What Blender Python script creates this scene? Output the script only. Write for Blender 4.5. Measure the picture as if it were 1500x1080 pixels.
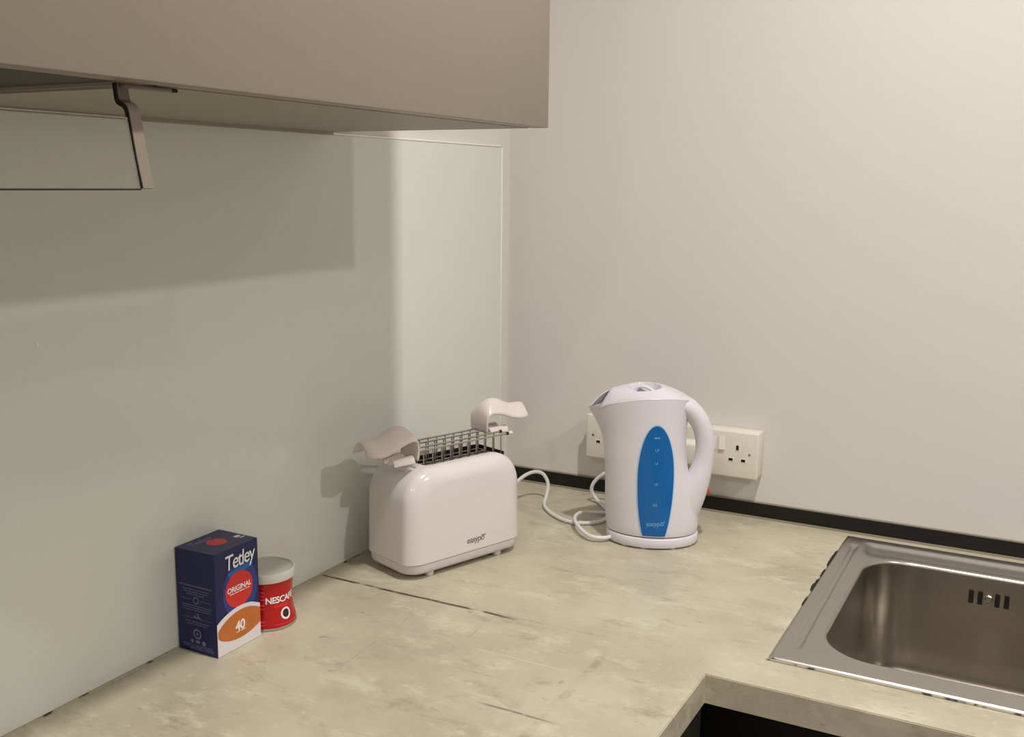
import bpy, bmesh, math, random
from mathutils import Vector, Matrix
from mathutils.bvhtree import BVHTree

random.seed(7)
scene = bpy.context.scene
for o in list(bpy.data.objects):
    bpy.data.objects.remove(o, do_unlink=True)
C = scene.collection
PI = math.pi

# ------------------------------------------------------------------ camera
# world frame: x along the back wall, y towards the back wall, z up; the worktop surface is z = 0
F_PX, YAW, PITCH, ROLL = 1518.82, 0.487521, -0.175958, 0.009727
CAM = Vector((0.952543, -1.784063, 0.5859))
fw = Vector((-math.sin(YAW) * math.cos(PITCH), math.cos(YAW) * math.cos(PITCH), math.sin(PITCH)))
rt = fw.cross(Vector((0, 0, 1))).normalized()
up = rt.cross(fw)
r2 = math.cos(ROLL) * rt + math.sin(ROLL) * up
u2 = -math.sin(ROLL) * rt + math.cos(ROLL) * up
cam_data = bpy.data.cameras.new('camera')
cam = bpy.data.objects.new('camera', cam_data)
C.objects.link(cam)
m = Matrix((r2, u2, -fw)).transposed().to_4x4()
m.translation = CAM
cam.matrix_world = m
cam_data.sensor_fit = 'HORIZONTAL'
cam_data.sensor_width = 36.0
cam_data.lens = F_PX * 36.0 / 1500.0
cam_data.clip_start = 0.02
scene.camera = cam

# ------------------------------------------------------------------ world, exposure
world = bpy.data.worlds.new('world')
scene.world = world
world.use_nodes = True
world.node_tree.nodes['Background'].inputs[0].default_value = (0.9, 0.85, 0.8, 1)
world.node_tree.nodes['Background'].inputs[1].default_value = 0.05
vs = scene.view_settings
vs.view_transform = 'Standard'
vs.look = 'None'
vs.gamma = 1.0
vs.use_curve_mapping = False
vs.exposure = 0.06

CEIL = 1.70           # ceiling above the worktop
FLOOR = -0.91
DOWNLIGHTS = [        # x, y, watts  (two rows of ceiling downlights)
    (0.85, -0.803, 15.5, 'the toaster'),
    (2.14, -0.858, 14.8, 'the far end of the sink'),
    (0.926, -3.09, 14.0, 'the floor beside the splashback run'),
    (2.14, -3.09, 14.0, 'the middle of the floor'),
]
LIGHT_COL = (1.0, 0.955, 0.92)

# ------------------------------------------------------------------ materials
def s2l(c):
    return tuple(((v / 255.0) / 12.92 if v / 255.0 <= 0.04045 else ((v / 255.0 + 0.055) / 1.055) ** 2.4) for v in c)

def mat(name, col, rough=0.5, metal=0.0, spec=0.5, srgb=True, bump=0.0, bscale=60.0, var=0.0, vscale=8.0, coat=0.0, emit=None, alpha=1.0, trans=0.0, ior=1.45):
    m = bpy.data.materials.new(name)
    m.use_nodes = True
    nt = m.node_tree
    b = nt.nodes['Principled BSDF']
    c = s2l(col) if srgb else col
    b.inputs['Base Color'].default_value = (*c, 1)
    b.inputs['Roughness'].default_value = rough
    b.inputs['Metallic'].default_value = metal
    b.inputs['Specular IOR Level'].default_value = spec
    b.inputs['IOR'].default_value = ior
    b.inputs['Coat Weight'].default_value = coat
    b.inputs['Transmission Weight'].default_value = trans
    if emit:
        b.inputs['Emission Color'].default_value = (*emit[0], 1)
        b.inputs['Emission Strength'].default_value = emit[1]
    tc = nt.nodes.new('ShaderNodeTexCoord')
    if var > 0:
        n = nt.nodes.new('ShaderNodeTexNoise'); n.inputs['Scale'].default_value = vscale; n.inputs['Detail'].default_value = 4
        nt.links.new(tc.outputs['Object'], n.inputs['Vector'])
        mx = nt.nodes.new('ShaderNodeMix'); mx.data_type = 'RGBA'
        mx.inputs[6].default_value = (*[v * (1 - var) for v in c], 1)
        mx.inputs[7].default_value = (*[min(1, v * (1 + var)) for v in c], 1)
        nt.links.new(n.outputs['Fac'], mx.inputs[0])
        nt.links.new(mx.outputs[2], b.inputs['Base Color'])
    if bump > 0:
        n = nt.nodes.new('ShaderNodeTexNoise'); n.inputs['Scale'].default_value = bscale; n.inputs['Detail'].default_value = 3
        nt.links.new(tc.outputs['Object'], n.inputs['Vector'])
        bp = nt.nodes.new('ShaderNodeBump'); bp.inputs['Strength'].default_value = bump; bp.inputs['Distance'].default_value = 0.01
        nt.links.new(n.outputs['Fac'], bp.inputs['Height'])
        nt.links.new(bp.outputs['Normal'], b.inputs['Normal'])
    return m

M = {}
M['wall'] = mat('wall_paint', (216, 213, 207), 0.75, bump=0.10, bscale=5.0, var=0.012, vscale=2.0)
M['ceiling'] = mat('ceiling_paint', (230, 228, 222), 0.8)
M['floor'] = mat('floor_vinyl', (120, 110, 98), 0.45, var=0.15, vscale=6)
M['splash'] = mat('painted_glass', (217, 220, 212), 0.12, spec=0.45, ior=1.45)
M['glass_edge'] = mat('sealant_white', (240, 237, 226), 0.5)
M['sealant'] = None
M['door'] = mat('cabinet_taupe', (148, 137, 124), 0.42, spec=0.4, var=0.01)
M['carcass'] = mat('cabinet_carcass', (156, 147, 134), 0.5)
M['hood_dark'] = mat('hood_filter', (26, 27, 26), 0.5)
M['taupe_metal'] = mat('bracket_taupe', (132, 121, 109), 0.4, metal=0.0)
M['rubber_and_shade'] = mat('black_rubber_and_shade', (28, 24, 20), 0.6)  # rubber parts, and the painted shade in the cabinet door gap
M['clear_glass'] = mat('clear_glass', (252, 252, 252), 0.0, trans=1.0, ior=1.3)
M['black_trim'] = mat('black_upstand', (9, 9, 9), 0.5, var=0.1, vscale=30)
M['black_door'] = mat('black_cabinet', (12, 12, 12), 0.35)
M['grey_seal'] = mat('grey_sealant', (150, 142, 124), 0.5)
M['plastic'] = mat('white_plastic', (220, 217, 224), 0.28, spec=0.5)
M['plastic_t'] = mat('toaster_white', (222, 216, 215), 0.18, spec=0.5)
M['plastic_b'] = mat('toaster_base_white', (212, 206, 205), 0.35)
M['handle'] = mat('cage_handle_white', (222, 211, 205), 0.32)
M['wire'] = mat('chrome_wire', (178, 172, 164), 0.3, metal=0.85)
M['slot'] = mat('slot_dark_metal', (46, 43, 38), 0.45, metal=0.5)
M['slot_grey'] = mat('slot_guide_grey', (150, 148, 142), 0.4, metal=0.4)
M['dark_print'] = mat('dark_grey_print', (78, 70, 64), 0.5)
M['blue'] = mat('window_blue', (0, 96, 168), 0.2, spec=0.5, var=0.05, vscale=40)
M['blue_rim'] = mat('window_light_rim', (176, 206, 232), 0.3)
M['white_print'] = mat('white_print', (236, 236, 238), 0.5)
M['pale_blue_print'] = mat('pale_blue_print', (120, 182, 224), 0.5)
M['red_switch'] = mat('red_switch', (206, 52, 58), 0.3)
M['cord'] = mat('white_cord', (226, 224, 222), 0.4)
M['socket'] = mat('socket_white', (224, 219, 206), 0.3)
M['socket_hi'] = mat('socket_rocker', (232, 228, 216), 0.3)
M['hole'] = mat('pin_hole_black', (8, 8, 8), 0.6)
M['navy'] = mat('box_navy', (20, 24, 82), 0.38)
M['navy_dark'] = mat('box_navy_dark', (20, 20, 58), 0.4)
M['box_blue'] = mat('box_mid_blue', (28, 96, 168), 0.4)
M['box_blue2'] = mat('box_glow_blue', (40, 56, 128), 0.4)
M['box_red'] = mat('box_red', (206, 44, 38), 0.4)
M['box_tea'] = mat('box_tea_brown', (190, 108, 44), 0.4, var=0.22, vscale=45)
M['box_cup'] = mat('box_cup_white', (222, 218, 222), 0.4)
M['box_grey_print'] = mat('box_grey_print', (112, 112, 140), 0.5)
M['tin_red'] = mat('tin_red', (178, 18, 20), 0.32)
M['tin_red_dark'] = mat('tin_dark_red', (110, 12, 16), 0.4)
M['tin_red_lite'] = mat('tin_bright_red', (240, 60, 70), 0.4)
M['tin_metal'] = mat('tin_bare_metal', (190, 180, 165), 0.35, metal=0.8)
M['tin_lid'] = mat('tin_plastic_lid', (196, 194, 184), 0.4)
M['coffee'] = mat('coffee_dark', (44, 34, 24), 0.5)
M['steel_rim'] = None
M['lamp_lens'] = mat('lamp_lens', (255, 240, 215), 0.5, emit=((1.0, 0.955, 0.92), 12.0))
M['chrome'] = mat('chrome', (200, 198, 192), 0.15, metal=1.0)

def steel(name, col, rough, sx, sy, sz, strength):
    m = mat(name, col, rough, metal=1.0)
    nt = m.node_tree; b = nt.nodes['Principled BSDF']
    tc = nt.nodes.new('ShaderNodeTexCoord'); mp = nt.nodes.new('ShaderNodeMapping')
    mp.inputs['Scale'].default_value = (sx, sy, sz)
    n = nt.nodes.new('ShaderNodeTexNoise'); n.inputs['Scale'].default_value = 1.0; n.inputs['Detail'].default_value = 2
    nt.links.new(tc.outputs['Object'], mp.inputs['Vector']); nt.links.new(mp.outputs['Vector'], n.inputs['Vector'])
    bp = nt.nodes.new('ShaderNodeBump'); bp.inputs['Strength'].default_value = strength; bp.inputs['Distance'].default_value = 0.001
    nt.links.new(n.outputs['Fac'], bp.inputs['Height']); nt.links.new(bp.outputs['Normal'], b.inputs['Normal'])
    return m
M['steel'] = steel('sink_rim_steel', (190, 187, 182), 0.33, 40, 900, 40, 0.04)
M['steel_bowl'] = steel('sink_bowl_steel', (186, 180, 170), 0.27, 700, 700, 30, 0.06)

def spotted_sealant():
    m = mat('mouldy_sealant', (178, 172, 152), 0.6)
    nt = m.node_tree; b = nt.nodes['Principled BSDF']
    tc = nt.nodes.new('ShaderNodeTexCoord')
    n = nt.nodes.new('ShaderNodeTexNoise'); n.inputs['Scale'].default_value = 42; n.inputs['Detail'].default_value = 5
    nt.links.new(tc.outputs['Object'], n.inputs['Vector'])
    r = nt.nodes.new('ShaderNodeValToRGB')
    r.color_ramp.elements[0].position = 0.57; r.color_ramp.elements[0].color = (*s2l((170, 163, 142)), 1)
    r.color_ramp.elements[1].position = 0.63; r.color_ramp.elements[1].color = (*s2l((62, 54, 42)), 1)
    nt.links.new(n.outputs['Fac'], r.inputs[0]); nt.links.new(r.outputs[0], b.inputs['Base Color'])
    return m
M['sealant'] = spotted_sealant()

def worktop_material():
    m = mat('concrete_laminate', (196, 187, 162), 0.42, spec=0.4)
    nt = m.node_tree; N = nt.nodes; L = nt.links; b = N['Principled BSDF']
    tc = N.new('ShaderNodeTexCoord'); sep = N.new('ShaderNodeSeparateXYZ'); L.new(tc.outputs['Object'], sep.inputs[0])
    def math_(op, a, bb=None, c=None, clamp=False):
        n = N.new('ShaderNodeMath'); n.operation = op; n.use_clamp = clamp
        for i, v in enumerate((a, bb, c)):
            if v is None: continue
            if isinstance(v, (int, float)): n.inputs[i].default_value = v
            else: L.new(v, n.inputs[i])
        return n.outputs[0]
    def noise(scale, sx, sy, detail=5, rough=0.6, off=0.0):
        mp = N.new('ShaderNodeMapping'); mp.inputs['Scale'].default_value = (sx, sy, 1); mp.inputs['Location'].default_value = (off, off * 0.7, 0)
        L.new(tc.outputs['Object'], mp.inputs['Vector'])
        n = N.new('ShaderNodeTexNoise'); n.inputs['Scale'].default_value = scale; n.inputs['Detail'].default_value = detail; n.inputs['Roughness'].default_value = rough
        L.new(mp.outputs[0], n.inputs['Vector']); return n.outputs['Fac']
    def ramp(v, lo, hi):
        n = N.new('ShaderNodeMapRange'); n.interpolation_type = 'SMOOTHSTEP'
        n.inputs['From Min'].default_value = lo; n.inputs['From Max'].default_value = hi
        L.new(v, n.inputs['Value']); return n.outputs['Result']
    X, Y = sep.outputs[0], sep.outputs[1]
    def mix(fac, a, col):
        n = N.new('ShaderNodeMix'); n.data_type = 'RGBA'
        L.new(fac, n.inputs[0]); L.new(a, n.inputs[6]); n.inputs[7].default_value = (*s2l(col), 1); return n.outputs[2]
    cloud = noise(5.0, 1, 1, 6, 0.6)
    base = N.new('ShaderNodeMix'); base.data_type = 'RGBA'
    L.new(ramp(cloud, 0.3, 0.7), base.inputs[0])
    base.inputs[6].default_value = (*s2l((178, 169, 147)), 1); base.inputs[7].default_value = (*s2l((198, 191, 168)), 1)
    col = base.outputs[2]
    # pale blotches and streaks that run along x
    col = mix(math_('MULTIPLY', ramp(noise(12, 0.75, 1.25, 8, 0.75, 3.1), 0.50, 0.66), 0.7), col, (211, 205, 183))
    col = mix(math_('MULTIPLY', ramp(noise(15, 0.55, 1.25, 9, 0.78, 7.7), 0.52, 0.70), 0.75), col, (152, 143, 121))
    # fine pits and scratches
    col = mix(math_('MULTIPLY', ramp(noise(55, 0.5, 1.0, 6, 0.75, 1.3), 0.60, 0.72), 0.75), col, (126, 116, 97))
    col = mix(math_('MULTIPLY', ramp(noise(75, 0.6, 1.0, 4, 0.7, 5.9), 0.60, 0.72), 0.55), col, (216, 210, 189))
    # formwork joints: axis, position, from, to, half width, wobble, strength, colour
    lines = [
        ('x', -0.600, 0.00, 0.33, 0.0042, 0.010, 1.0, (78, 68, 52)),
        ('x', -0.594, 0.24, 0.46, 0.0013, 0.012, 0.45, (140, 130, 106)),
        ('x', -0.705, 0.33, 0.47, 0.0015, 0.010, 0.55, (222, 214, 190)),
        ('x', -0.825, 0.41, 0.50, 0.0028, 0.010, 0.8, (122, 112, 90)),
        ('x', -0.762, 0.34, 0.40, 0.0015, 0.012, 0.4, (130, 120, 98)),
        ('y', 0.150, -0.62, -0.60, 0.0012, 0.02, 0.4, (140, 130, 106)),
        ('y', 0.205, -0.88, -0.62, 0.0016, 0.05, 0.42, (142, 132, 108)),
        ('y', 0.305, -0.72, -0.60, 0.0016, 0.04, 0.5, (146, 136, 110)),
        ('y', 0.484, -0.90, -0.64, 0.0075, 0.03, 0.55, (144, 134, 110)),
        ('x', -0.250, 0.40, 0.66, 0.0012, 0.02, 0.35, (140, 130, 108)),
        ('x', -0.400, 0.30, 0.62, 0.0012, 0.02, 0.30, (142, 132, 110)),
    ]
    wob = noise(7, 1, 1, 3, 0.6, 9.2); brk = noise(30, 1, 1, 3, 0.6, 4.4)
    for k, (ax, pos, a, bb, hw, amp, st, c) in enumerate(lines):
        along, across = (X, Y) if ax == 'x' else (Y, X)
        d = math_('ABSOLUTE', math_('ADD', math_('SUBTRACT', across, pos), math_('MULTIPLY', math_('SUBTRACT', wob, 0.5), amp)))
        f = math_('SUBTRACT', 1.0, ramp(d, hw * 0.35, hw))
        f = math_('MULTIPLY', f, ramp(along, a - 0.012, a + 0.012))
        f = math_('MULTIPLY', f, math_('SUBTRACT', 1.0, ramp(along, bb - 0.03, bb + 0.02)))
        f = math_('MULTIPLY', f, math_('MULTIPLY', math_('ADD', ramp(brk, *((0.32, 0.5) if ax == 'x' else (0.50, 0.66))), 0.12, clamp=True), st))
        col = mix(f, col, c)
    L.new(col, b.inputs['Base Color'])
    bp = N.new('ShaderNodeBump'); bp.inputs['Strength'].default_value = 0.06; bp.inputs['Distance'].default_value = 0.004
    L.new(noise(60, 0.4, 1, 6, 0.7), bp.inputs['Height']); L.new(bp.outputs[0], b.inputs['Normal'])
    return m
M['worktop'] = worktop_material()

# ------------------------------------------------------------------ helpers
def link(o, parent=None):
    C.objects.link(o)
    if parent is not None: o.parent = parent
    return o

def tag(o, label=None, cat=None, group=None, kind=None):
    if label: o['label'] = label
    if cat: o['category'] = cat
    if group: o['group'] = group
    if kind: o['kind'] = kind
    return o

def empty(name, loc=(0, 0, 0), rz=0.0, label=None, cat=None, group=None):
    o = bpy.data.objects.new(name, None)
    o.empty_display_size = 0.05
    link(o); o.location = loc; o.rotation_euler = (0, 0, rz)
    return tag(o, label, cat, group)

def obj(name, data, material, parent=None, smooth=False, angle=None):
    if isinstance(data, bmesh.types.BMesh):
        me = bpy.data.meshes.new(name); data.to_mesh(me); data.free()
    elif isinstance(data, tuple):
        me = bpy.data.meshes.new(name); me.from_pydata(data[0], [], data[1]); me.update()
    else:
        me = data
    me.materials.clear(); me.materials.append(material)
    for p in me.polygons: p.use_smooth = smooth
    if smooth and angle:
        me.set_sharp_from_angle(angle=math.radians(angle))
    return link(bpy.data.objects.new(name, me), parent)

def bbox(bm, x0, x1, y0, y1, z0, z1, bevel=0.0, seg=2):
    r = bmesh.ops.create_cube(bm, size=1.0)
    vs_ = r['verts']
    for v in vs_:
        v.co = Vector((x0 + (v.co.x + .5) * (x1 - x0), y0 + (v.co.y + .5) * (y1 - y0), z0 + (v.co.z + .5) * (z1 - z0)))
    if bevel > 0:
        es = list({e for v in vs_ for e in v.link_edges})
        bmesh.ops.bevel(bm, geom=es, offset=bevel, segments=seg, affect='EDGES', profile=0.5)
    return bm

def box(name, x0, x1, y0, y1, z0, z1, material, parent=None, bevel=0.0, seg=2):
    bm = bbox(bmesh.new(), x0, x1, y0, y1, z0, z1, bevel, seg)
    return obj(name, bm, material, parent, smooth=bevel > 0, angle=40 if bevel > 0 else None)

def spline(pts, n=10):
    P = [Vector(p) for p in pts]; out = []
    for i in range(len(P) - 1):
        p0 = P[max(i - 1, 0)]; p1 = P[i]; p2 = P[i + 1]; p3 = P[min(i + 2, len(P) - 1)]
        for k in range(n):
            t = k / n
            out.append(0.5 * ((2 * p1) + (p2 - p0) * t + (2 * p0 - 5 * p1 + 4 * p2 - p3) * t * t + (3 * p1 - p0 - 3 * p2 + p3) * t ** 3))
    out.append(P[-1]); return out

def lerp_curve(pts, t):
    """piecewise smooth lookup of sorted (t, v) pairs"""
    if t <= pts[0][0]: return pts[0][1]
    for i in range(len(pts) - 1):
        a, b = pts[i], pts[i + 1]
        if t <= b[0]:
            w = (t - a[0]) / (b[0] - a[0])
            pm = pts[max(i - 1, 0)]; pn = pts[min(i + 2, len(pts) - 1)]
            h = b[0] - a[0]
            m0 = (b[1] - pm[1]) / (b[0] - pm[0]) * h; m1 = (pn[1] - a[1]) / (pn[0] - a[0]) * h
            return (2*w**3 - 3*w**2 + 1) * a[1] + (w**3 - 2*w**2 + w) * m0 + (-2*w**3 + 3*w**2) * b[1] + (w**3 - w**2) * m1
    return pts[-1][1]

def loft(rings, cap0=True, cap1=True, closed=True):
    n = len(rings[0]); V = [tuple(p) for r in rings for p in r]; Fc = []
    for i in range(len(rings) - 1):
        for j in range(n if closed else n - 1):
            k = (j + 1) % n
            Fc.append((i * n + j, i * n + k, (i + 1) * n + k, (i + 1) * n + j))
    if cap0: Fc.append(tuple(reversed(range(n))))
    if cap1: Fc.append(tuple(range((len(rings) - 1) * n, len(rings) * n)))
    return V, Fc

def tube_data(path, radius, seg=10, ry=None, side=None):
    """sweep an ellipse (radius, ry) along a path; side fixes the direction of the second radius"""
    n = len(path); rings = []
    nrm = None
    for i, p in enumerate(path):
        t = (path[min(i + 1, n - 1)] - path[max(i - 1, 0)]).normalized()
        if side is not None:
            b = (Vector(side) - t * t.dot(Vector(side))).normalized(); a = b.cross(t)
        else:
            if nrm is None:
                nrm = t.orthogonal().normalized()
            nrm = (nrm - t * nrm.dot(t)).normalized(); a = nrm; b = t.cross(a)
        ra = radius(i / (n - 1)) if callable(radius) else radius
        rb = (ry(i / (n - 1)) if callable(ry) else ry) if ry is not None else ra
        rings.append([p + a * ra * math.cos(2 * PI * k / seg) + b * rb * math.sin(2 * PI * k / seg) for k in range(seg)])
    return loft(rings)

def tube(name, pts, radius, material, parent=None, seg=10, n=10, straight=False, **kw):
    path = [Vector(p) for p in pts] if straight else spline(pts, n)
    return obj(name, tube_data(path, radius, seg, **kw), material, parent, smooth=True, angle=60)

def lathe_data(profile, seg=64, a0=0.0, sx=1.0, sy=1.0):
    rings = [[(r * sx * math.cos(2 * PI * k / seg), r * sy * math.sin(2 * PI * k / seg), z) for k in range(seg)] for r, z in profile]
    return loft(rings)

def rrect(x0, x1, y0, y1, r, n=8):
    pts = []
    for cx, cy, a in ((x1 - r, y1 - r, 0), (x0 + r, y1 - r, 90), (x0 + r, y0 + r, 180), (x1 - r, y0 + r, 270)):
        for k in range(n + 1):
            t = math.radians(a + 90 * k / n)
            pts.append((cx + r * math.cos(t), cy + r * math.sin(t)))
    return pts

def text_mesh(s, size, bold=0.0, shear=0.0, spacing=1.0, res=3, align='CENTER'):
    cu = bpy.data.curves.new('text', 'FONT'); cu.body = s; cu.size = size; cu.offset = bold; cu.shear = shear
    cu.space_character = spacing; cu.align_x = align; cu.align_y = 'CENTER'; cu.resolution_u = res
    o = bpy.data.objects.new('text', cu); C.objects.link(o)
    dg = bpy.context.evaluated_depsgraph_get()
    me = bpy.data.meshes.new_from_object(o.evaluated_get(dg))
    V = [tuple(v.co)[:2] for v in me.vertices]; Fc = [tuple(p.vertices) for p in me.polygons]
    bpy.data.objects.remove(o); bpy.data.curves.remove(cu); bpy.data.meshes.remove(me)
    return V, Fc

def evaluated(o, modset):
    dg = bpy.context.evaluated_depsgraph_get()
    me = bpy.data.meshes.new_from_object(o.evaluated_get(dg))
    return me

def bvh_of(o):
    me = o.data
    return BVHTree.FromPolygons([v.co.copy() for v in me.vertices], [tuple(p.vertices) for p in me.polygons])

def disc2(rx, ry, n=40, rings=6, cx=0, cy=0, clip=None):
    V = [(cx, cy)]; Fc = []
    for r in range(1, rings + 1):
        for k in range(n):
            a = 2 * PI * k / n
            V.append((cx + rx * r / rings * math.cos(a), cy + ry * r / rings * math.sin(a)))
    for k in range(n): Fc.append((0, 1 + k, 1 + (k + 1) % n))
    for r in range(rings - 1):
        for k in range(n):
            a = 1 + r * n + k; b = 1 + r * n + (k + 1) % n
            Fc.append((a, a + n, b + n, b))
    if clip: V = [(x, max(y, clip)) for x, y in V]
    return V, Fc

def ring2(rx, ry, w, n=40, cx=0, cy=0):
    V = []; Fc = []
    for k in range(n):
        a = 2 * PI * k / n
        V.append((cx + rx * math.cos(a), cy + ry * math.sin(a))); V.append((cx + (rx - w) * math.cos(a), cy + (ry - w) * math.sin(a)))
    for k in range(n):
        a = 2 * k; b = 2 * ((k + 1) % n); Fc.append((a, b, b + 1, a + 1))
    return V, Fc

def quad2(x0, x1, y0, y1, n=1):
    V = []; Fc = []
    for i in range(n + 1):
        x = x0 + (x1 - x0) * i / n; V += [(x, y0), (x, y1)]
    for i in range(n): Fc.append((2*i, 2*i + 2, 2*i + 3, 2*i + 1))
    return V, Fc

def merge2(parts):
    V = []; Fc = []
    for v, f in parts:
        k = len(V); V += list(v); Fc += [tuple(i + k for i in q) for q in f]
    return V, Fc

def place2(d, fn):
    return ([tuple(fn(x, y)) for x, y in d[0]], d[1])

# ------------------------------------------------------------------ room shell
WX0, WX1, WY0, WY1 = -0.0068, 3.2, -4.2, 0.006
def struct(name, *a, material):
    return tag(box(name, *a, material), kind='structure')
struct('wall_left', WX0 - 0.1, WX0, WY0, WY1 + 0.1, FLOOR, CEIL, material=M['wall'])
struct('wall_back', WX0, WX1, WY1, WY1 + 0.1, FLOOR, CEIL, material=M['wall'])
struct('wall_right', WX1, WX1 + 0.1, WY0, WY1 + 0.1, FLOOR, CEIL, material=M['wall'])
struct('wall_front', WX0 - 0.1, WX1 + 0.1, WY0 - 0.1, WY0, FLOOR, CEIL, material=M['wall'])
struct('floor', WX0 - 0.1, WX1 + 0.1, WY0 - 0.1, WY1 + 0.1, FLOOR - 0.05, FLOOR, material=M['floor'])
struct('ceiling', WX0 - 0.1, WX1 + 0.1, WY0 - 0.1, WY1 + 0.1, CEIL, CEIL + 0.05, material=M['ceiling'])

# black upstand strip along the back wall
t1 = struct('trim_1', 0.0, WX1, 0.0, WY1, 0.0, 0.0275, material=M['black_trim'])
box('sealant_bead', 0.0, WX1, 0.0015, WY1, 0.0275, 0.0295, M['grey_seal'], t1)
box('sealant_bead', 0.0, WX1, -0.003, 0.0, 0.0, 0.0035, M['grey_seal'], t1)

# ------------------------------------------------------------------ ceiling downlights (above the frame)
for i, (x, y, w, over) in enumerate(DOWNLIGHTS):
    d = empty('downlight', (x, y, CEIL), label='round white recessed ceiling downlight above ' + over, cat='ceiling light', group='ceiling downlights')
    obj('trim_ring', lathe_data([(0.036, -0.001), (0.036, -0.006), (0.044, -0.006), (0.046, 0.0)], 32), M['plastic'], d, True, 40)
    obj('lens', lathe_data([(0.035, -0.003), (0.035, -0.0012)], 32), M['lamp_lens'], d)
    ld = bpy.data.lights.new('downlight_beam', 'SPOT')
    ld.energy = w * 4.0; ld.color = LIGHT_COL; ld.shadow_soft_size = 0.03; ld.spot_size = math.radians(165); ld.spot_blend = 0.9
    lo = bpy.data.objects.new('downlight_beam', ld); link(lo, d); lo.location = (0, 0, -0.035)

# ------------------------------------------------------------------ glass splashback on the left wall
GY1, GZ = -0.037, 0.654
sp = empty('glass_splashback', (0, 0, 0), label='pale green-grey painted glass splashback on the wall below the taupe cabinet', cat='splashback')
box('glass_panel', -0.006, 0.0, -2.6, GY1, 0.0015, GZ, M['splash'], sp, 0.0008, 1)
box('edge_sealant', -0.0066, 0.0006, -2.6, GY1 + 0.003, GZ, GZ + 0.003, M['glass_edge'], sp, 0.001, 2)
box('edge_sealant', -0.0066, 0.0006, GY1, GY1 + 0.0035, 0.0015, GZ + 0.003, M['glass_edge'], sp, 0.001, 2)
bead = tube('bottom_sealant', [(0.0, -2.6, 0.0), (0.0, GY1, 0.0)], 0.0019, M['sealant'], sp, straight=True)
# small chip in the glass face
obj('chip', place2(merge2([disc2(0.0018, 0.0032, 10, 1), disc2(0.0012, 0.0016, 8, 1, 0.003, -0.004)]), lambda a, b: (0.0004, -1.0610 + a, 0.4137 + b)), M['white_print'], sp)

# ------------------------------------------------------------------ worktop, L shaped with an opening for the sink
IX, IY, TH = 0.612, -0.630, 0.0375
SX0, SX1, SY0, SY1 = 0.667, 1.56, -0.5535, -0.0245
HX0, HX1, HY0, HY1 = SX0 + 0.012, SX1 - 0.012, SY0 + 0.012, SY1 - 0.012
def worktop():
    xs = [0.0, IX, HX0, HX1, WX1]; ys = [-2.6, IY, HY0, HY1, 0.0]
    bm = bmesh.new(); vt = {}; 
    def V(i, j):
        if (i, j) not in vt: vt[(i, j)] = bm.verts.new((xs[i], ys[j], 0))
        return vt[(i, j)]
    fs = []
    for i in range(4):
        for j in range(4):
            inside = (i == 0) or (j >= 1)
            if i == 2 and j == 2: inside = False
            if inside: fs.append(bm.faces.new((V(i, j), V(i + 1, j), V(i + 1, j + 1), V(i, j + 1))))
    r = bmesh.ops.extrude_face_region(bm, geom=fs)
    vs_ = [g for g in r['geom'] if isinstance(g, bmesh.types.BMVert)]
    bmesh.ops.translate(bm, verts=vs_, vec=(0, 0, -TH))
    bmesh.ops.recalc_face_normals(bm, faces=bm.faces)
    front = [e for e in bm.edges if all(abs(v.co.z) < 1e-6 for v in e.verts) and
             ((all(abs(v.co.x - IX) < 1e-6 and v.co.y < IY + 1e-6 for v in e.verts)) or (all(abs(v.co.y - IY) < 1e-6 and v.co.x > IX - 1e-6 for v in e.verts)))]
    bmesh.ops.bevel(bm, geom=front, offset=0.0012, segments=2, affect='EDGES')
    return bm
wt = obj('worktop', worktop(), M['worktop'])
tag(wt, 'L-shaped worktop of beige concrete-look laminate under the kettle and toaster', 'worktop')

# ------------------------------------------------------------------ black base cabinets under the worktop
def base_unit(x0, x1, y0, y1, face, label):
    t = empty('base_cabinet', ((x0 + x1) / 2, (y0 + y1) / 2, FLOOR), label=label, cat='cabinet')
    cx, cy = (x0 + x1) / 2, (y0 + y1) / 2
    hx, hy = (x1 - x0) / 2, (y1 - y0) / 2
    zt = -TH - 0.001 - FLOOR; g = 0.018
    bm = bmesh.new()
    bbox(bm, -hx, -hx + g, -hy, hy, 0.1, zt); bbox(bm, hx - g, hx, -hy, hy, 0.1, zt)
    bbox(bm, -hx + g, hx - g, -hy, hy, 0.1, 0.1 + g)
    if face == 'y': bbox(bm, -hx + g, hx - g, hy - g, hy, 0.1 + g, zt); bbox(bm, -hx + g, hx - g, -hy, -hy + g, zt - 0.05, zt)
    else: bbox(bm, -hx, -hx + g, -hy + g, hy - g, 0.1 + g, zt)
    obj('body', bm, M['black_door'], t)
    if face == 'y':
        box('plinth', -hx, hx, -hy + 0.04, -hy + 0.055, 0.0, 0.099, M['black_door'], t)
        for s in (-1, 1):
            a, b = (-hx, -0.001) if s < 0 else (0.001, hx)
            box('door', a, b, -hy - 0.019, -hy - 0.001, 0.102, zt - 0.002, M['black_door'], t, 0.001)
    else:
        box('plinth', hx - 0.055, hx - 0.04, -hy, hy, 0.0, 0.099, M['black_door'], t)
        for s in (-1, 1):
            a, b = (-hy, -0.001) if s < 0 else (0.001, hy)
            box('door', hx + 0.001, hx + 0.019, a, b, 0.102, zt - 0.002, M['black_door'], t, 0.001)
    return t
base_unit(0.60, 1.60, -0.585, -0.005, 'y', 'black base cabinet under the steel sink')
base_unit(0.005, 0.565, -1.65, -0.65, 'x', 'black base cabinet under the worktop along the glass splashback')

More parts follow.
